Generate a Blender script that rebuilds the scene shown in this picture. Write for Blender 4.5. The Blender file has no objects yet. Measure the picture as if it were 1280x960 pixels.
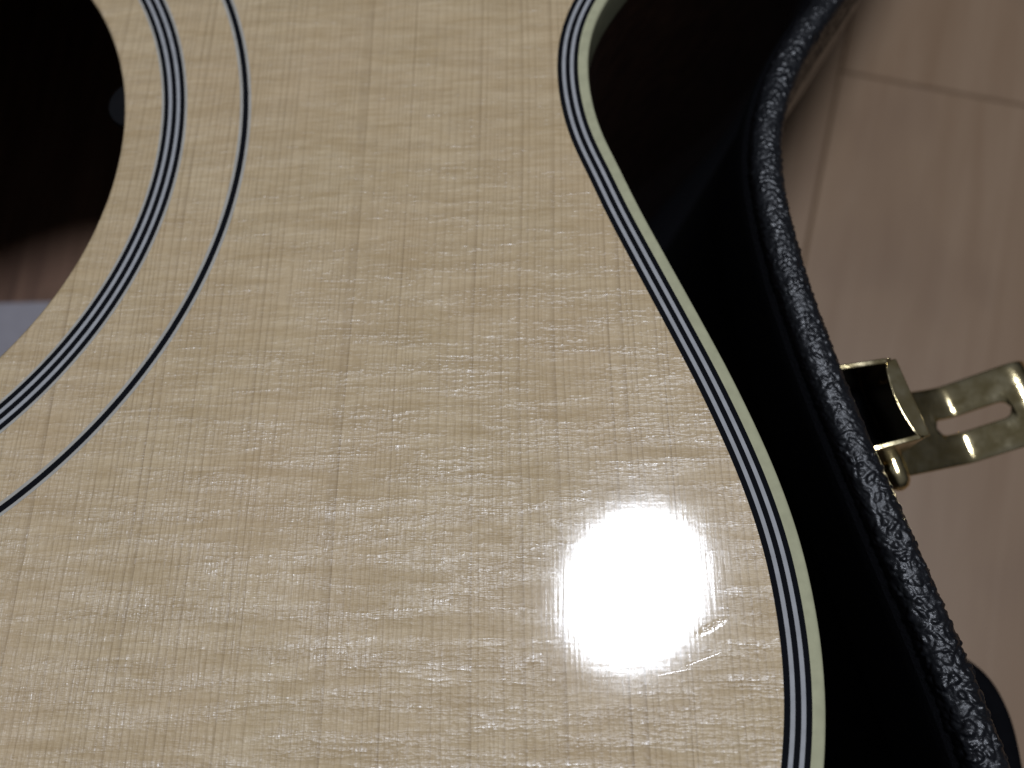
import bpy, bmesh, math, random
import numpy as np
from mathutils import Vector, Matrix

S = 0.001                      # everything below is written in millimetres
scene = bpy.context.scene
COL = scene.collection
random.seed(4)
rng = np.random.default_rng(7)

# ------------------------------------------------------------------ camera
CAM = Vector((112.362, -72.421, 98.121))
cam = bpy.data.cameras.new('camera')
cam.sensor_fit = 'HORIZONTAL'
cam.sensor_width = 4.8
cam.lens = 4.8 * 1035.0 / 1280.0
cam.clip_start = 0.002
cam.clip_end = 50.0
cam.dof.use_dof = True
cam.dof.focus_distance = 0.0985
cam.dof.aperture_fstop = 2.0
cam.dof.aperture_blades = 0
camo = bpy.data.objects.new('camera', cam)
COL.objects.link(camo)
nx, ny, nz = 0.05552885, 0.33541, 0.9404343          # guitar-top normal in camera axes
n = Vector((nx, ny, nz)).normalized()
ex = (Vector((1, 0, 0)) - n.x * n).normalized()
ey = n.cross(ex)
toW = lambda v: Vector((ex.dot(v), -ey.dot(v), -n.dot(v)))
cr, cu, cb = toW(Vector((1, 0, 0))), toW(Vector((0, -1, 0))), toW(Vector((0, 0, -1)))
camo.matrix_world = Matrix(((cr.x, cu.x, cb.x, CAM.x * S), (cr.y, cu.y, cb.y, CAM.y * S),
                            (cr.z, cu.z, cb.z, CAM.z * S), (0, 0, 0, 1)))
scene.camera = camo

# ------------------------------------------------------------------ room light
world = bpy.data.worlds.new('World')
scene.world = world
world.use_nodes = True
bg = world.node_tree.nodes['Background']
# dim room: bright ceiling overhead, darker walls towards the horizon
wt = world.node_tree
tcw = wt.nodes.new('ShaderNodeTexCoord'); sepw = wt.nodes.new('ShaderNodeSeparateXYZ')
mrw = wt.nodes.new('ShaderNodeMapRange'); mrw.interpolation_type = 'SMOOTHSTEP'
wt.links.new(tcw.outputs['Generated'], sepw.inputs[0]); wt.links.new(sepw.outputs[2], mrw.inputs[0])
for i_, v_ in enumerate((0.15, 0.85, 0.020, 0.100)): mrw.inputs[1 + i_].default_value = v_
wt.links.new(mrw.outputs[0], bg.inputs[1])
bg.inputs[0].default_value = (0.84, 0.89, 1.0, 1)

lamp = bpy.data.lights.new('ceiling_lamp', 'AREA')
lamp.shape = 'DISK'
lamp.size = 0.396
lamp.energy = 24.5
lamp.color = (0.83, 0.885, 1.0)
lampo = bpy.data.objects.new('ceiling_lamp', lamp)
COL.objects.link(lampo)
lampo.location = (0.268, 0.168, 2.0)
lampo['label'] = 'round white ceiling lamp mirrored as a bright disc in the lacquer'
lampo['category'] = 'ceiling lamp'

scene.view_settings.view_transform = 'Standard'
scene.view_settings.look = 'None'
scene.view_settings.exposure = 0.0
scene.view_settings.gamma = 1.0
scene.view_settings.use_curve_mapping = False

# ------------------------------------------------------------------ helpers
def mesh(name, verts, faces, mat, parent=None, smooth=35):
    me = bpy.data.meshes.new(name)
    me.from_pydata([(v[0] * S, v[1] * S, v[2] * S) for v in verts], [], faces)
    bm = bmesh.new(); bm.from_mesh(me)
    bmesh.ops.recalc_face_normals(bm, faces=bm.faces)
    bm.to_mesh(me); bm.free()
    return finish(name, me, mat, parent, smooth)

def finish(name, me, mat, parent=None, smooth=35):
    me.materials.append(mat)
    if smooth:
        for p in me.polygons: p.use_smooth = True
        me.set_sharp_from_angle(angle=math.radians(smooth))
    o = bpy.data.objects.new(name, me)
    COL.objects.link(o)
    if parent: o.parent = parent
    return o

def empty(name, label, cat):
    o = bpy.data.objects.new(name, None)
    o.empty_display_size = 0.02
    COL.objects.link(o)
    o['label'] = label; o['category'] = cat
    return o

def spline(pts, closed=True, per=40):
    P = [Vector(p) for p in pts]; N = len(P); out = []
    rngi = range(N if closed else N - 1)
    for i in rngi:
        if closed:
            a, b, c, d = P[i - 1], P[i], P[(i + 1) % N], P[(i + 2) % N]
        else:
            b, c = P[i], P[i + 1]
            a = P[i - 1] if i else b + (b - c)
            d = P[i + 2] if i + 2 < N else c + (c - b)
        # centripetal Catmull-Rom
        t0 = 0; t1 = t0 + max((b - a).length, 1e-6) ** .5; t2 = t1 + max((c - b).length, 1e-6) ** .5
        t3 = t2 + max((d - c).length, 1e-6) ** .5
        for k in range(per):
            t = t1 + (t2 - t1) * k / per
            A1 = a * ((t1 - t) / (t1 - t0)) + b * ((t - t0) / (t1 - t0))
            A2 = b * ((t2 - t) / (t2 - t1)) + c * ((t - t1) / (t2 - t1))
            A3 = c * ((t3 - t) / (t3 - t2)) + d * ((t - t2) / (t3 - t2))
            B1 = A1 * ((t2 - t) / (t2 - t0)) + A2 * ((t - t0) / (t2 - t0))
            B2 = A2 * ((t3 - t) / (t3 - t1)) + A3 * ((t - t1) / (t3 - t1))
            out.append(B1 * ((t2 - t) / (t2 - t1)) + B2 * ((t - t1) / (t2 - t1)))
    if not closed: out.append(P[-1])
    return np.array([tuple(v) for v in out])

def resample(C, step, closed=True):
    if closed: C = np.vstack([C, C[:1]])
    L = np.r_[0, np.cumsum(np.hypot(*np.diff(C[:, :2], axis=0).T))]
    if callable(step):
        s = [0.0]
        while s[-1] < L[-1]:
            y = np.interp(s[-1], L, C[:, 1]); x = np.interp(s[-1], L, C[:, 0])
            s.append(s[-1] + step(x, y))
        s = np.array(s[:-1])
    else:
        s = np.linspace(0, L[-1], int(L[-1] / step) + 1)
        if closed: s = s[:-1]
    return np.c_[np.interp(s, L, C[:, 0]), np.interp(s, L, C[:, 1])]

def smooth_closed(C, it):
    for _ in range(it):
        C = C * .5 + (np.roll(C, 1, 0) + np.roll(C, -1, 0)) * .25
    return C

def normals(C):                       # inward normals of a closed loop
    T = np.roll(C, -1, 0) - np.roll(C, 1, 0)
    T /= np.hypot(*T.T)[:, None]
    N = np.c_[-T[:, 1], T[:, 0]]
    area = 0.5 * np.sum(C[:, 0] * np.roll(C[:, 1], -1) - np.roll(C[:, 0], -1) * C[:, 1])
    return N if area > 0 else -N

def sweep(C, prof, close_prof=True):
    """sweep a (inward offset, z) profile round closed loop C"""
    N = normals(C); n_, m = len(C), len(prof)
    V = np.zeros((n_, m, 3))
    for j, (d, z) in enumerate(prof):
        V[:, j, :2] = C + N * d; V[:, j, 2] = z
    idx = np.arange(n_ * m).reshape(n_, m)
    F = []
    for j in range(m if close_prof else m - 1):
        j2 = (j + 1) % m
        a, b = idx[:, j], idx[:, j2]
        F.append(np.c_[a, b, np.roll(b, -1), np.roll(a, -1)])
    return V.reshape(-1, 3), np.vstack(F).tolist()

def circle(cx, cy, r, k):
    a = np.linspace(0, 2 * math.pi, k, endpoint=False)
    return np.c_[cx + r * np.cos(a), cy + r * np.sin(a)]

def tube(path, rad, k=16, squash=1.0):
    """tube with rounded ends along 3-D path"""
    P = np.array(path, float); n_ = len(P)
    V, F = [], []
    T = np.gradient(P, axis=0); T /= np.linalg.norm(T, axis=1)[:, None]
    for i in range(n_):
        t = Vector(T[i]); up = Vector((0, 0, 1))
        if abs(t.z) > .95: up = Vector((1, 0, 0))
        a = t.cross(up).normalized(); b = a.cross(t)
        r = rad[i] if hasattr(rad, '__len__') else rad
        for q in range(k):
            w = 2 * math.pi * q / k
            V.append(Vector(P[i]) + a * (r * math.cos(w)) + b * (r * squash * math.sin(w)))
    for i in range(n_ - 1):
        for q in range(k):
            F.append((i * k + q, i * k + (q + 1) % k, (i + 1) * k + (q + 1) % k, (i + 1) * k + q))
    F.append(tuple(range(k))[::-1]); F.append(tuple((n_ - 1) * k + q for q in range(k)))
    return V, F

# ------------------------------------------------------------------ materials
class NT:
    def __init__(self, name):
        self.m = bpy.data.materials.new(name); self.m.use_nodes = True
        self.t = self.m.node_tree; self.b = self.t.nodes['Principled BSDF']
    def node(self, typ, **kw):
        nd = self.t.nodes.new(typ)
        for k, v in kw.items():
            if k == 'ins':
                for kk, vv in v.items(): self.set(nd.inputs[kk], vv)
            else: setattr(nd, k, v)
        return nd
    def set(self, sock, v):
        if isinstance(v, bpy.types.NodeSocket): self.t.links.new(v, sock)
        else: sock.default_value = v
    def p(self, **kw):
        for k, v in kw.items(): self.set(self.b.inputs[k.replace('_', ' ')], v)
    def math(self, op, a, b=None, c=None, clamp=False):
        nd = self.t.nodes.new('ShaderNodeMath'); nd.operation = op; nd.use_clamp = clamp
        self.set(nd.inputs[0], a)
        if b is not None: self.set(nd.inputs[1], b)
        if c is not None: self.set(nd.inputs[2], c)
        return nd.outputs[0]
    def mix(self, f, a, b, blend='MIX'):
        nd = self.t.nodes.new('ShaderNodeMix'); nd.data_type = 'RGBA'; nd.blend_type = blend
        self.set(nd.inputs[0], f); self.set(nd.inputs[6], a); self.set(nd.inputs[7], b)
        return nd.outputs[2]
    def mm(self):                      # object coordinates in millimetres
        tc = self.node('ShaderNodeTexCoord')
        sc = self.node('ShaderNodeVectorMath', operation='SCALE')
        self.t.links.new(tc.outputs['Object'], sc.inputs[0]); sc.inputs['Scale'].default_value = 1000.0
        return sc.outputs[0]
    def scaled(self, vec, s, off=(0, 0, 0)):
        nd = self.node('ShaderNodeVectorMath', operation='MULTIPLY_ADD')
        self.t.links.new(vec, nd.inputs[0]); nd.inputs[1].default_value = s; nd.inputs[2].default_value = off
        return nd.outputs[0]
    def noise(self, vec, scale=1.0, detail=2.0, rough=.5, dist=0.0):
        nd = self.node('ShaderNodeTexNoise')
        self.t.links.new(vec, nd.inputs['Vector'])
        nd.inputs['Scale'].default_value = scale; nd.inputs['Detail'].default_value = detail
        nd.inputs['Roughness'].default_value = rough; nd.inputs['Distortion'].default_value = dist
        return nd.outputs['Fac']
    def rampf(self, f, lo, hi, a=0.0, b=1.0, smooth=False):
        nd = self.node('ShaderNodeMapRange'); nd.clamp = True
        nd.interpolation_type = 'SMOOTHSTEP' if smooth else 'LINEAR'
        self.set(nd.inputs[0], f)
        for i, v in enumerate((lo, hi, a, b)): nd.inputs[1 + i].default_value = v
        return nd.outputs[0]
    def bump(self, h, dist, strength=1.0, normal=None):
        nd = self.node('ShaderNodeBump')
        nd.inputs['Strength'].default_value = strength; nd.inputs['Distance'].default_value = dist
        self.set(nd.inputs['Height'], h)
        if normal is not None: self.set(nd.inputs['Normal'], normal)
        return nd.outputs[0]

def c4(r, g, b): return (r, g, b, 1.0)

def make_spruce():
    k = NT('lacquered_spruce'); v = k.mm()
    sep = k.node('ShaderNodeSeparateXYZ'); k.t.links.new(v, sep.inputs[0])
    x, y = sep.outputs[0], sep.outputs[1]
    wob = k.noise(k.scaled(v, (.03, .012, .03)), detail=1)
    xw = k.math('MULTIPLY_ADD', wob, 2.4, x)
    fine = k.noise(k.scaled(v, (1.6, .05, 1)), detail=2)
    xw = k.math('MULTIPLY_ADD', fine, .22, xw)
    n1 = k.node('ShaderNodeTexNoise', noise_dimensions='1D')
    k.set(n1.inputs['W'], xw); n1.inputs['Scale'].default_value = .16; n1.inputs['Detail'].default_value = 2
    t = k.math('MULTIPLY_ADD', n1.outputs['Fac'], 5.0, k.math('MULTIPLY', xw, 1.22))
    fr = k.math('FRACT', t); ring = k.math('FLOOR', t)
    wn = k.node('ShaderNodeTexWhiteNoise', noise_dimensions='1D'); k.set(wn.inputs['W'], ring)
    late = k.math('MULTIPLY', k.math('POWER', fr, 3.6), k.rampf(fr, .96, 1.0, 1, 0))
    rnd = k.rampf(wn.outputs['Value'], 0, 1, .45, 1.0)
    strong = k.rampf(wn.outputs['Value'], .86, .90, 0, 1.0)
    broken = k.noise(k.scaled(v, (.9, .07, 1)), detail=3, rough=.6)
    brk = k.rampf(broken, .25, .60, .45, 1)
    lateA = k.math('MULTIPLY', k.math('MULTIPLY', late, rnd), brk)
    # medullary silk running across the grain
    silk1 = k.noise(k.scaled(v, (.24, 2.0, 1)), detail=4, rough=.62)
    silk2 = k.noise(k.scaled(v, (.07, .42, 1), (31, 5, 0)), detail=3, rough=.55)
    blot = k.noise(k.scaled(v, (.055, .05, 1), (3, 9, 0)), detail=2)
    fib = k.noise(k.scaled(v, (5.5, .45, 1)), detail=3, rough=.6)
    base = k.mix(k.rampf(silk2, .36, .64), c4(.622, .454, .246), c4(.790, .607, .366))
    base = k.mix(k.math('MULTIPLY', k.rampf(silk1, .35, .72), .26), base, c4(.79, .67, .47))
    base = k.mix(k.math('MULTIPLY', k.rampf(silk1, .58, .30), .42), base, c4(.46, .325, .165))
    base = k.mix(k.math('MULTIPLY', k.rampf(fib, .35, .7), .28), base, c4(.50, .37, .21))
    base = k.mix(k.math('MULTIPLY', k.rampf(blot, .35, .7), .28), base, c4(.66, .465, .275))
    base = k.mix(k.math('MULTIPLY', lateA, .72), base, c4(.27, .175, .085))
    streak = k.math('MULTIPLY', k.math('MULTIPLY', late, strong), k.rampf(broken, .50, .60))
    base = k.mix(k.math('MULTIPLY', streak, .18), base, c4(.17, .10, .045))
    # grain relief below the lacquer: cells and silk that glint in the lamp
    dash = k.noise(k.scaled(v, (.36, 2.2, 1)), detail=2, rough=.55)
    fibre = k.noise(k.scaled(v, (2.4, .30, 1), (7, 1, 0)), detail=2, rough=.55)
    grit = k.noise(k.scaled(v, (1.8, 2.3, 1), (1, 8, 0)), detail=1)
    fig = k.noise(k.scaled(v, (.075, .50, 1), (2, 14, 0)), detail=3, rough=.55, dist=.35)
    patch = k.rampf(fig, .38, .60)
    hsum = k.math('ADD', k.math('MULTIPLY', dash, .52), k.math('MULTIPLY', fibre, .8))
    hsum = k.math('ADD', hsum, k.math('MULTIPLY', grit, .30))
    hsum = k.math('ADD', hsum, k.math('MULTIPLY', fig, 1.0))
    nb = k.bump(hsum, .00018, 1.0)
    weave = k.math('MULTIPLY', k.rampf(dash, .50, .66), k.rampf(fibre, .42, .62, .15, 1.0))
    gl = k.math('MULTIPLY', weave, k.rampf(patch, 0, 1, .15, 1.0))
    spec = k.math('ADD', k.math('MULTIPLY', gl, .75), k.rampf(patch, 0, 1, .13, .52), clamp=True)
    rgh = k.math('MULTIPLY_ADD', gl, -.14, .385)
    # lacquer: faint telegraphing of the grain plus a dent with its scratch
    tele = k.math('ADD', k.noise(k.scaled(v, (2.6, .12, 1)), detail=1), k.math('MULTIPLY', k.noise(k.scaled(v, (.35, 2.2, 1)), detail=1), .55))
    tele = k.math('ADD', tele, k.math('MULTIPLY', k.noise(k.scaled(v, (1.1, .9, 1)), detail=2), .8))
    nc = k.bump(tele, .0000030, 1.0)
    def seg(ax, ay, bx, by, w):
        L = math.hypot(bx - ax, by - ay); ux, uy = (bx - ax) / L, (by - ay) / L
        rx = k.math('SUBTRACT', x, (ax + bx) / 2); ry = k.math('SUBTRACT', y, (ay + by) / 2)
        al = k.math('ADD', k.math('MULTIPLY', rx, ux), k.math('MULTIPLY', ry, uy))
        ac = k.math('ADD', k.math('MULTIPLY', rx, -uy), k.math('MULTIPLY', ry, ux))
        ac = k.math('ADD', ac, k.math('MULTIPLY', k.math('MULTIPLY', al, al), .05 * w))
        e = k.math('ADD', k.math('POWER', k.math('DIVIDE', al, L / 2), 2.0), k.math('POWER', k.math('DIVIDE', ac, w), 2.0))
        return k.math('EXPONENT', k.math('MULTIPLY', e, -1.0))
    dent = seg(128.5, -67.3, 130.4, -66.4, .24)
    dent = k.math('MULTIPLY', dent, k.rampf(k.noise(k.scaled(v, (2.6, 2.6, 1)), detail=2), .38, .56, .15, 1))
    nc = k.bump(k.math('MULTIPLY', dent, -1.0), .00006, 1.0, nc)
    scr = seg(126.6, -70.9, 130.2, -69.6, .03)
    scr = k.math('ADD', scr, seg(123.6, -71.9, 126.3, -71.4, .025))
    nc = k.bump(k.math('MULTIPLY', scr, -.7), .000004, 1.0, nc)
    tg = k.node('ShaderNodeCombineXYZ'); tg.inputs[0].default_value = 1.0
    k.p(Base_Color=base, Roughness=rgh, IOR=1.62, Specular_IOR_Level=spec, Anisotropic=.9, Normal=nb, Tangent=tg.outputs[0],
        Coat_Weight=1.0, Coat_Roughness=.085, Coat_IOR=1.5, Coat_Normal=nc)
    return k.m

def plastic(name, col, rough=.35, coat=1.0, mottling=.06):
    k = NT(name); v = k.mm()
    f = k.noise(k.scaled(v, (.6, .6, .6)), detail=3)
    dk = tuple(c * (1 - mottling * 2.5) for c in col)
    base = k.mix(k.rampf(f, .3, .7), c4(*dk), c4(*col))
    nc = k.bump(k.noise(k.scaled(v, (1.2, 1.2, 1.2)), detail=2), .0000025)
    k.p(Base_Color=base, Roughness=rough, Specular_IOR_Level=0.0, Coat_Weight=coat, Coat_Roughness=.025, Coat_Normal=nc)
    return k.m

def make_rosewood():
    k = NT('dark_rosewood'); v = k.mm()
    g = k.noise(k.scaled(v, (.25, .03, .6)), detail=5, rough=.6, dist=.6)
    base = k.mix(k.rampf(g, .35, .65), c4(.060, .028, .018), c4(.15, .075, .045))
    k.p(Base_Color=base, Roughness=.4, Coat_Weight=1.0, Coat_Roughness=.1)
    return k.m

def make_inner_wood():
    k = NT('raw_back_wood'); v = k.mm()
    g = k.noise(k.scaled(v, (.5, .02, .3)), detail=5, rough=.6)
    base = k.mix(k.rampf(g, .35, .65), c4(.10, .050, .030), c4(.18, .098, .06))
    k.p(Base_Color=base, Roughness=.7)
    return k.m

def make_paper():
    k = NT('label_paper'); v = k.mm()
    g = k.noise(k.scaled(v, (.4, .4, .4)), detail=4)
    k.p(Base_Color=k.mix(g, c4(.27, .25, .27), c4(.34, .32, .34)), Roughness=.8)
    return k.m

def make_tolex():
    k = NT('pebbled_black_vinyl'); v = k.mm()
    f = k.noise(k.scaled(v, (5, 5, 5)), detail=3, rough=.6)
    g = k.noise(k.scaled(v, (.35, .35, .35)), detail=3)
    rough = k.math('ADD', k.rampf(f, .3, .7, .26, .42), k.rampf(g, .35, .65, -.05, .07))
    k.p(Base_Color=k.mix(g, c4(.004, .0045, .006), c4(.009, .0095, .012)), Roughness=rough, Specular_IOR_Level=.50,
        Normal=k.bump(f, .00004))
    return k.m

def make_plush():
    k = NT('black_plush'); v = k.mm()
    f = k.noise(k.scaled(v, (2.2, 2.2, 2.2)), detail=4, rough=.7)
    k.p(Base_Color=k.mix(f, c4(.0025, .0025, .003), c4(.007, .007, .0085)), Roughness=1.0, Specular_IOR_Level=.05,
        Normal=k.bump(f, .0004))
    return k.m

def make_brass():
    k = NT('lacquered_brass'); v = k.mm()
    f = k.noise(k.scaled(v, (.5, .5, .5)), detail=4)
    h = k.noise(k.scaled(v, (.9, .9, .9)), detail=2)
    k.p(Base_Color=k.mix(k.rampf(f, .35, .7), c4(.64, .51, .25), c4(.80, .68, .42)), Metallic=1.0,
        Roughness=k.rampf(f, .3, .7, .11, .19), Normal=k.bump(h, .00003))
    return k.m

def make_floorwood():
    k = NT('laminate_plank'); v = k.mm()
    info = k.node('ShaderNodeObjectInfo')
    off = k.node('ShaderNodeVectorMath', operation='ADD')
    k.t.links.new(v, off.inputs[0])
    rr = k.math('MULTIPLY', info.outputs['Random'], 400.0)
    cb_ = k.node('ShaderNodeCombineXYZ'); k.set(cb_.inputs[0], rr); k.set(cb_.inputs[2], rr)
    k.t.links.new(cb_.outputs[0], off.inputs[1]); v2 = off.outputs[0]
    g = k.noise(k.scaled(v2, (.11, .008, .1)), detail=5, rough=.62, dist=.5)
    kn = k.noise(k.scaled(v2, (.035, .02, .1)), detail=2)
    base = k.mix(k.rampf(g, .3, .7), c4(.244, .154, .090), c4(.306, .206, .130))
    base = k.mix(k.math('MULTIPLY', k.rampf(kn, .55, .75), .35), base, c4(.175, .108, .070))
    k.p(Base_Color=base, Roughness=.38, Specular_IOR_Level=.4)
    return k.m

M = dict(spruce=make_spruce(), rosewood=make_rosewood(), inner=make_inner_wood(), paper=make_paper(),
         tolex=make_tolex(), plush=make_plush(), brass=make_brass(), floor=make_floorwood(),
         black=plastic('black_fibre_strip', (.0030, .0035, .006), .4),
         white=plastic('grey_white_strip', (.46, .46, .465), .4),
         pale=plastic('pale_border_strip', (.52, .49, .43), .4),
         cream=plastic('aged_cream_binding', (.54, .525, .335), .35),
         smoke=plastic('smoky_grey_plastic', (.011, .011, .012), .4, .1),
         subfloor=plastic('dark_underlay', (.03, .025, .02), .9, 0),
         leather_shade=plastic('black_handle_leather_shade', (.006, .006, .007), .6, 0))  # handle leather; its black also paints the shade inside the latch bracket

# ------------------------------------------------------------------ floor
FZ = -118.0
floor = mesh('floor', [(-1500, -1500, FZ - 9), (1500, -1500, FZ - 9), (1500, 1500, FZ - 9), (-1500, 1500, FZ - 9),
                       (-1500, -1500, FZ - 14), (1500, -1500, FZ - 14), (1500, 1500, FZ - 14), (-1500, 1500, FZ - 14)],
             [(0, 1, 2, 3), (7, 6, 5, 4), (0, 4, 5, 1), (1, 5, 6, 2), (2, 6, 7, 3), (3, 7, 4, 0)], M['subfloor'], smooth=0)
floor['kind'] = 'structure'
PW, PL, BV = 124.0, 900.0, .55
def plank_mesh():
    w, l = PW / 2 - .12, PL / 2 - .12
    V, F = [], []
    for (d, z) in ((0, -9), (0, -BV), (BV, 0)):
        V += [(-w + d, -l + d, z), (w - d, -l + d, z), (w - d, l - d, z), (-w + d, l - d, z)]
    for r in range(2):
        for q in range(4):
            F.append((r * 4 + q, r * 4 + (q + 1) % 4, r * 4 + 4 + (q + 1) % 4, r * 4 + 4 + q))
    F += [(8, 9, 10, 11), (3, 2, 1, 0)]
    return V, F
pv, pf = plank_mesh()
ang = math.radians(-16.0)
A = Vector((-math.sin(ang), math.cos(ang))); B = Vector((math.cos(ang), math.sin(ang)))
seamB, seamA = 165.8, 158.4
plank0 = None
for i in range(-9, 9):
    shift = {0: seamA, -1: seamA - 380}.get(i, seamA + (i * 337) % 900)
    for j in range(-2, 2):
        c = B * (seamB + PW * (i + .5)) + A * (shift + PL * (j + .5))
        if plank0 is None:
            o = mesh('plank', pv, pf, M['floor'], floor, smooth=0); plank0 = o
        else:
            o = plank0.copy(); COL.objects.link(o); o.parent = floor
        o.location = (c.x * S, c.y * S, FZ * S); o.rotation_euler = (0, 0, ang)

# ------------------------------------------------------------------ guitar
guitar = empty('acoustic_guitar', 'pale spruce acoustic guitar lying face up in a black case', 'guitar')
right = [(0, 309), (60, 305), (120, 290), (165, 262), (190, 225), (199, 185), (197.5, 150), (186, 113), (166, 80),
         (145, 54), (131, 37.5), (121.1, 23.4), (118.7, 17.4), (118.0, 12.5), (118.15, 7.2), (119.35, .7), (121.7, -5.6),
         (123.9, -11.6), (126.3, -17.4), (131.4, -29.5), (134.6, -37.4), (138.15, -47.7), (140.15, -55.6), (141.1, -62.3),
         (141.4, -71.3), (140.2, -81.3), (136, -95), (125, -109), (105, -121), (75, -129), (40, -133), (0, -134)]
loop = right + [(-x, y) for x, y in right[-2:0:-1]]
OUT = smooth_closed(resample(spline(loop), 0.8), 14)

HX, HY, HR = .69, -.67, 49.3
LAYERS = [('binding', 'cream', 1.52), ('purfling', 'black', .66), ('purfling', 'white', .50), ('purfling', 'black', .66),
          ('purfling', 'white', .50), ('purfling', 'black', .70)]
d = 0.0
for nm, mt, w in LAYERS:
    if nm == 'binding':
        prof = [(w, .03), (.62, .03), (.42, 0), (.22, -.09), (.09, -.22), (.02, -.42), (0, -.65), (0, -6.2), (w, -6.2)]
    else:
        prof = [(d, .03), (d + w, .03), (d + w, -1.4), (d, -1.4)]
    V, F = sweep(OUT, prof)
    o = mesh(nm, V, F, M[mt], guitar)
    if nm == 'purfling': o['label'] = ('black' if mt == 'black' else 'white') + ' purfling line beside the cream binding'
    d += w
EDGE = d

def flat_with_hole(loops_z, name, mat, parent):
    """plate: outer loop + hole, with a rounded hole edge"""
    bm = bmesh.new()
    N = normals(OUT)
    outer = OUT + N * (EDGE - .15)
    K = 360
    def ring(P, z): return [bm.verts.new((p[0] * S, p[1] * S, z * S)) for p in P]
    ot, ob = ring(outer, 0), ring(outer, -2.6)
    rings = [ring(circle(HX, HY, HR + a, K), z) for a, z in ((.75, 0), (.42, -.07), (.16, -.24), (.03, -.5), (0, -.9), (0, -2.6))]
    def edges(r): return [bm.edges.new((r[i], r[(i + 1) % len(r)])) for i in range(len(r))]
    e = edges(ot) + edges(rings[0])
    bmesh.ops.triangle_fill(bm, edges=e, use_beauty=True, normal=(0, 0, 1))
    e = edges(ob) + edges(rings[-1])
    bmesh.ops.triangle_fill(bm, edges=e, use_beauty=True, normal=(0, 0, -1))
    for a, b in zip(rings[:-1], rings[1:]):
        for i in range(K): bm.faces.new((a[i], a[(i + 1) % K], b[(i + 1) % K], b[i]))
    nO = len(ot)
    for i in range(nO): bm.faces.new((ot[i], ot[(i + 1) % nO], ob[(i + 1) % nO], ob[i]))
    bmesh.ops.recalc_face_normals(bm, faces=bm.faces)
    me = bpy.data.meshes.new(name); bm.to_mesh(me); bm.free()
    return finish(name, me, mat, parent, 40)
flat_with_hole(None, 'soundboard', M['spruce'], guitar)

# rosette rings (inner radius, width, colour)
r = 55.70
for mt, w in (('pale', .36), ('black', .68), ('white', .50), ('black', .70), ('white', .50), ('black', .70), ('pale', .38)):
    V, F = sweep(circle(0, 0, r + w, 480), [(0, .03), (w, .03), (w, -1), (0, -1)])
    o = mesh('rosette_ring', V, F, M[mt], guitar); o['label'] = {'pale': 'greyish white'}.get(mt, mt) + ' line in the five-line inner rosette band'
    r += w
r = 67.38
for mt, w in (('pale', .44), ('black', .80), ('pale', .42)):
    V, F = sweep(circle(0, 0, r + w, 480), [(0, .03), (w, .03), (w, -1), (0, -1)])
    o = mesh('rosette_ring', V, F, M[mt], guitar); o['label'] = {'pale': 'greyish white'}.get(mt, mt) + ' line in the thin outer rosette ring'
    r += w

V, F = sweep(OUT, [(.04, -6.2), (.04, -105), (2.2, -105), (2.2, -2.7), (1.7, -2.7), (1.7, -6.2)])
mesh('side', V, F, M['rosewood'], guitar)
back = smooth_closed(resample(spline(loop), 3.0), 4)
back = back + normals(back) * 1.0
nb_ = len(back)
def cap(loopP, z): return [(p[0], p[1], z) for p in loopP]
V = cap(back, -102.0) + cap(back, -105.0)
F = [tuple(range(nb_)), tuple(range(2 * nb_ - 1, nb_ - 1, -1))] + [(i, nb_ + i, nb_ + (i + 1) % nb_, (i + 1) % nb_) for i in range(nb_)]
backo = mesh('back', V, F, M['inner'], guitar, smooth=0)
lx0, lx1, ly0, ly1 = -52, 52, -48, 25.5
V, F = [], []
for z in (-101.9, -101.75):
    V += [(lx0, ly0, z), (lx1, ly0, z), (lx1, ly1, z), (lx0, ly1, z)]
F = [(3, 2, 1, 0), (4, 5, 6, 7)] + [(i, (i + 1) % 4, 4 + (i + 1) % 4, 4 + i) for i in range(4)]
o = mesh('paper_label', V, F, M['paper'], backo, smooth=0)
o['label'] = 'pale paper label inside the body below the soundhole'

# little control wheel under the hole's edge
wc = circle(48.3, 11.7, 4.4, 64)
V, F = sweep(wc, [(.5, -4.6), (.12, -4.7), (0, -5.0), (0, -5.9), (.4, -6.3)], False)
m_ = 5; k_ = 64
F += [tuple(i * m_ for i in range(k_)), tuple(i * m_ + m_ - 1 for i in range(k_))]
wheel = mesh('control_wheel', V, F, M['smoke'], guitar)
wheel['label'] = 'small smoky grey plastic wheel peeking from under the soundhole edge'
V, F = tube([(51.6, 11.7, -2.6), (51.6, 11.7, -5.0)], 1.2, 12)
mesh('wheel_stem', V, F, M['smoke'], wheel)

# ------------------------------------------------------------------ guitar case
case = empty('guitar_case', 'open black pebbled vinyl guitar case with brass latch', 'guitar case')
RZ = -6.0
cin = [(0, 345), (70, 340), (140, 322), (190, 290), (218, 245), (226, 195), (222, 150), (205, 115), (188, 84), (172, 57), (160.5, 38.5),
       (153.0, 27.5), (147.3, 18.6), (143.6, 9.9), (141.8, 2.0), (141.5, -4.8), (141.95, -11.3), (143.1, -20.4),
       (144.4, -27.2), (145.3, -31.6), (147.3, -40.0), (150.4, -51.6), (152.0, -57.6), (153.9, -64.6), (155.6, -70.9),
       (156.8, -75.9), (159, -88), (158, -104), (150, -122), (132, -138), (105, -150), (75, -165), (62, -190), (60, -240),
       (60, -330), (0, -335)]
cloop = cin + [(-x, y) for x, y in cin[-2:0:-1]]
def cstep(x, y): return .16 if (x > 130 and -112 < y < 48) else 1.6
base_c = smooth_closed(resample(spline(cloop), 0.8), 24)
CIN = resample(base_c, cstep)
TH = 4.5
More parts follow.
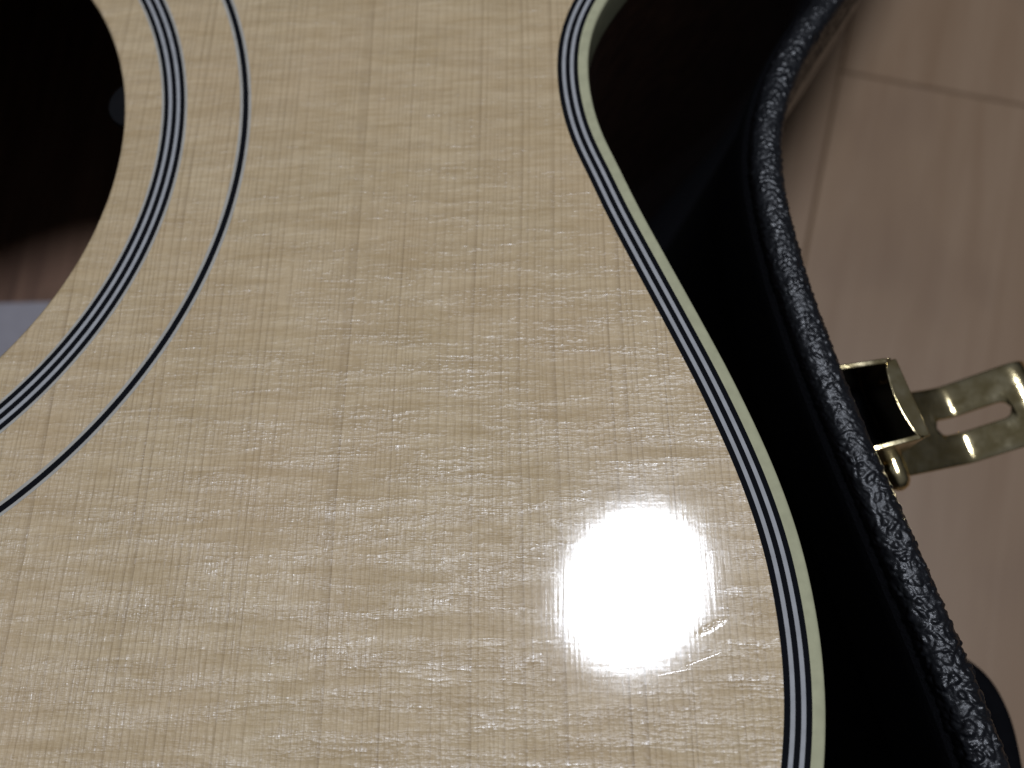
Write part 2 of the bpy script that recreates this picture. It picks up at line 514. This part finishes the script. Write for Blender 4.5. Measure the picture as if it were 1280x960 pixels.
# profile: from inside lip over the rounded top, down the outer wall.  offset < 0 is outward
prof = [(.15, RZ - 7), (.05, RZ - 5)]
prof += [(.0, RZ - 4 + q * .17) for q in range(6)]
K = 44
for q in range(K + 1):
    a = math.pi * q / K
    prof.append((-TH / 2 + math.cos(a) * TH / 2, RZ - 2.6 + math.sin(a) ** .5 * 2.6))
prof += [(-TH - .01 * q, RZ - 2.6 - .3 * q) for q in range(1, 24)]
prof += [(-TH - .1, RZ - 12), (-TH + 1.5, RZ - 30), (-TH + 6.0, RZ - 60), (-TH + 12.0, FZ + 5), (-TH + 14, FZ + 1.2), (-TH + 17, FZ + .05)]
V, F = sweep(CIN, prof, False)
nC, mP = len(CIN), len(prof)
# pebble relief
def voro(P, cell, seed):
    Q = P / cell; I = np.floor(Q).astype(np.int64)
    d1 = np.full(len(P), 9.); d2 = np.full(len(P), 9.); val = np.zeros(len(P))
    def h(a, b, c, s):
        x_ = (a * 73856093) ^ (b * 19349663) ^ (c * 83492791) ^ (s * 2654435761)
        x_ = (x_ ^ (x_ >> 13)) * 1274126177 & 0x7fffffff
        x_ = (x_ ^ (x_ >> 11)) * 362437 & 0x7fffffff
        return (x_ % 100003) / 100003.
    for a in (-1, 0, 1):
        for b in (-1, 0, 1):
            for c in (-1, 0, 1):
                ci = I + (a, b, c)
                s = np.c_[h(ci[:, 0], ci[:, 1], ci[:, 2], seed), h(ci[:, 0], ci[:, 1], ci[:, 2], seed + 1), h(ci[:, 0], ci[:, 1], ci[:, 2], seed + 2)]
                dd = np.linalg.norm(ci + s - Q, axis=1)
                rv = h(ci[:, 0], ci[:, 1], ci[:, 2], seed + 5)
                near = dd < d1
                d2 = np.where(near, d1, np.minimum(d2, dd)); val = np.where(near, rv, val); d1 = np.where(near, dd, d1)
    return d1, d2, val
G = V.reshape(nC, mP, 3)
dens = (CIN[:, 0] > 129) & (CIN[:, 1] < 50) & (CIN[:, 1] > -114)
sub = G[dens][:, 2:-6, :]
P = sub.reshape(-1, 3)
warp = np.c_[np.sin(P[:, 1] * 2.1 + P[:, 2] * 1.3), np.sin(P[:, 0] * 1.9 + P[:, 1] * .7 + 1), np.sin(P[:, 2] * 2.3 + P[:, 1] * 1.1 + 2)] * .22
ka = np.clip((-P[:, 1] - 30) / 40., 0, 1)[:, None] * .28
d1, d2, val = voro(P + warp, .95, 11)
g1, g2, val3 = voro(P + warp, 1.5, 23)
e1, e2, val2 = voro(P + warp * .5, .58, 41)
hgt = np.clip((d2 - d1) / .45, 0, 1); hgt = hgt * hgt * (3 - 2 * hgt) * (.2 + .8 * val) * .19
hg3 = np.clip((g2 - g1) / .4, 0, 1); hgt += hg3 * hg3 * (3 - 2 * hg3) * (.1 + .9 * val3) * ka[:, 0]
hgt += np.clip((e2 - e1) / .5, 0, 1) * (.2 + .8 * val2) * .12
# displacement direction: surface normal of the sweep
du = np.gradient(G, axis=0)[dens][:, 2:-6, :]; dv = np.gradient(G, axis=1)[dens][:, 2:-6, :]
Nn = np.cross(du, dv); Nn /= np.linalg.norm(Nn, axis=2)[..., None] + 1e-12
mid = 8 + K // 2 - 2
if Nn[:, mid, 2].mean() < 0: Nn = -Nn
G2 = G.copy(); blk = sub + Nn * hgt.reshape(sub.shape[:2])[..., None]
tmp = G2[dens]; tmp[:, 2:-6, :] = blk; G2[dens] = tmp
mesh('shell', G2.reshape(-1, 3), F, M['tolex'], case, smooth=180)

coarse = resample(base_c, 3.0)
V, F = sweep(coarse, [(.1, RZ - 2.6), (.9, RZ - 3.2), (1.3, RZ - 4.5), (1.5, RZ - 20), (7.6, RZ - 60), (14, -104.0), (18, -105.0), (18, -112), (11, -112), (3.5, RZ - 60), (-.6, RZ - 20), (-1, RZ - 8)])
mesh('side_lining', V, F, M['plush'], case)
N = normals(coarse); bed = coarse + N * 15
V = cap(bed, -105.02) + cap(bed, -116.0); nb_ = len(bed)
F = [tuple(range(nb_)), tuple(range(2 * nb_ - 1, nb_ - 1, -1))] + [(i, nb_ + i, nb_ + (i + 1) % nb_, (i + 1) % nb_) for i in range(nb_)]
mesh('bed_lining', V, F, M['plush'], case, smooth=0)
bot = coarse + N * 12
V = cap(bot, -114.5) + cap(bot, FZ + .02)
mesh('bottom_panel', V, F, M['tolex'], case, smooth=0)

# ---- open latch on the case side: local axes w (out of the wall) and t (along it)
O = Vector((150.25, -33.0)); w_ = Vector((.970, .241)); t_ = Vector((.241, -.970))
def L(w, t, z): p = O + w_ * w + t_ * t; return (p.x, p.y, z)
latch = bpy.data.objects.new('latch', None); COL.objects.link(latch); latch.parent = case
latch.empty_display_size = .01
latch['label'] = 'open brass draw latch sticking out beside the vinyl rim'

def sheet(name, outline_uv, mapf, th, mat, parent, nrm):
    """thin plate with real thickness; outline in (u,v), mapf -> 3-D, nrm = thickness direction"""
    nU = len(outline_uv); V = []
    for s_ in (0, 1):
        for u, v in outline_uv:
            p = Vector(mapf(u, v)) + nrm * (th * s_); V.append(tuple(p))
    F = [tuple(range(nU)), tuple(range(2 * nU - 1, nU - 1, -1))] + [(i, nU + i, nU + (i + 1) % nU, (i + 1) % nU) for i in range(nU)]
    o = mesh(name, V, F, mat, parent, smooth=0)
    b = o.modifiers.new('bevel', 'BEVEL'); b.width = .00016; b.segments = 3; b.limit_method = 'ANGLE'
    for p in o.data.polygons: p.use_smooth = True
    o.data.set_sharp_from_angle(angle=math.radians(50))
    return o
BT, BB = -11.6, -25.0
W3 = Vector((w_.x, w_.y, 0)); T3 = Vector((t_.x, t_.y, 0)); Z3 = Vector((0, 0, 1))
fl = [(-.2, BT - .4), (1.2, BT), (8.4, BT), (8.75, BT - .5), (8.75, BB + 2), (6.5, BB), (-.2, BB)]
sheet('bracket_flange', fl, lambda u, v: L(u, -.6 + (8.75 - u) * -.10, v), .8, M['brass'], latch, T3)
sheet('bracket_flange', fl, lambda u, v: L(u, 10.7, v), .8, M['brass'], latch, T3)
fr = [(-.58, BB), (11.4, BB), (11.4, BT - .3)]
fr += [(11.4 - 11.98 * q / 24, BT - .3 - 1.5 * math.sin(math.pi * q / 24) ** .6) for q in range(1, 24)] + [(-.58, BT - .3)]
sheet('bracket_front', fr, lambda u, v: L(8.76, u, v), .5, M['brass'], latch, W3)
lip = [(10.15, -.4), (10.15, 11.2)]
lip += [(8.5 - 1.0 * math.sin(math.pi * q / 20) ** .8 + (.5 if q in (0, 20) else 0), 11.2 - 11.6 * q / 20) for q in range(21)]
def lipmap(u, v): return L(u, v, BT - 1.1 - (u - 8.0) * .12)
sheet('bracket_lip', lip, lipmap, .5, M['brass'], latch, Z3)
sheet('bracket_shade_sheet', [(.0, 0.0), (8.7, 0.0), (8.7, 10.8), (.0, 10.8)], lambda u, v: L(u, v, BB + 1.5), .5, M['leather_shade'], latch, Z3)  # added black sheet, painted shade for the bracket's dark inside
bp = [(-.6 + .0, BT - 1), (11.4, BT - 1), (11.4, BB - 5), (-.6, BB - 5)]
sheet('mount_plate', bp, lambda u, v: L(.35, u, v), .5, M['leather_shade'], latch, W3)  # plate coloured black so shade behind the bracket is painted in
# lever: profile along w, bent, with a slot
wp = [(9.2, -24.6), (11, -26.0), (13, -26.8), (18, -28.6), (22.5, -30.2), (24.0, -30.5), (25.0, -30.2), (27, -29.25), (29, -28.3),
      (31.5, -27.1), (33.0, -26.4), (34.4, -26.2), (36, -26.9), (37.6, -29.0), (38.6, -32.0), (38.9, -35)]
wpd = np.array(resample(spline(wp, False, 12), .45, False))
s0, s1, tc, hw = 20.4, 31.2, 7.65, 1.3
tlo = lambda w: 1.0 + (.5 if w < 12 else 0)
thi = lambda w: 14.0
rows = []
for (w, z) in wpd:
    half = 0.0
    if s0 < w < s1:
        e = min(w - s0, s1 - w); half = hw if e >= hw else math.sqrt(max(hw * hw - (hw - e) ** 2, 0))
    crown = lambda t: -.25 * ((t - 7.5) / 6.5) ** 4
    rows.append([(w, t, z + crown(t)) for t in (tlo(w), tlo(w) + 1, 3.2, 5, tc - max(half, .02))] +
                [(w, t, z + crown(t)) for t in (tc + max(half, .02), 10, 12, thi(w) - 1, thi(w))])
V, F = [], []
for rw in rows:
    for (w, t, z) in rw: V.append(L(w, t, z))
nr = len(rows)
for i in range(nr - 1):
    wm = (rows[i][0][0] + rows[i + 1][0][0]) / 2
    for j in range(9):
        if j == 4 and s0 < wm < s1: continue
        F.append((i * 10 + j, i * 10 + j + 1, (i + 1) * 10 + j + 1, (i + 1) * 10 + j))
o = mesh('lever', V, F, M['brass'], latch, smooth=60)
md = o.modifiers.new('thickness', 'SOLIDIFY'); md.thickness = .0010; md.offset = -1
md = o.modifiers.new('bevel', 'BEVEL'); md.width = .0002; md.segments = 2; md.limit_method = 'ANGLE'
# pivot barrel with rounded ends
path = [L(9.8, t, -26.2) for t in (-2.6, -2.3, -1.6, -.6, 5, 11.6, 13.2, 14.6, 15.4, 15.8)]
V, F = tube(path, [.4, 1.2, 1.7, 1.9, 1.9, 1.9, 1.9, 1.7, 1.2, .4], 20)
mesh('pivot_barrel', V, F, M['brass'], latch, smooth=60)

# ---- handle
hp = [(152, -66.5, -46), (163, -66.5, -45.6), (172.0, -67.6, -45), (177.4, -71.2, -45), (179.3, -77, -45), (179.2, -86, -45), (179, -105, -45),
      (179, -125, -45), (174, -138, -45), (165, -143.5, -46), (151.0, -134, -46)]
hpp = []
for i in range(len(hp) - 1):
    for q in range(8): hpp.append(tuple(np.array(hp[i]) * (1 - q / 8) + np.array(hp[i + 1]) * q / 8))
hpp = np.array(hpp) + (0.2, -1.8, 0)
for _ in range(12): hpp[1:-1] = hpp[1:-1] * .5 + (hpp[2:] + hpp[:-2]) * .25
V, F = tube(hpp, 2.7, 18, 1.25)
o = mesh('handle', V, F, M['leather_shade'], case, smooth=60)
o['label'] = 'black rounded carrying handle on the case side'
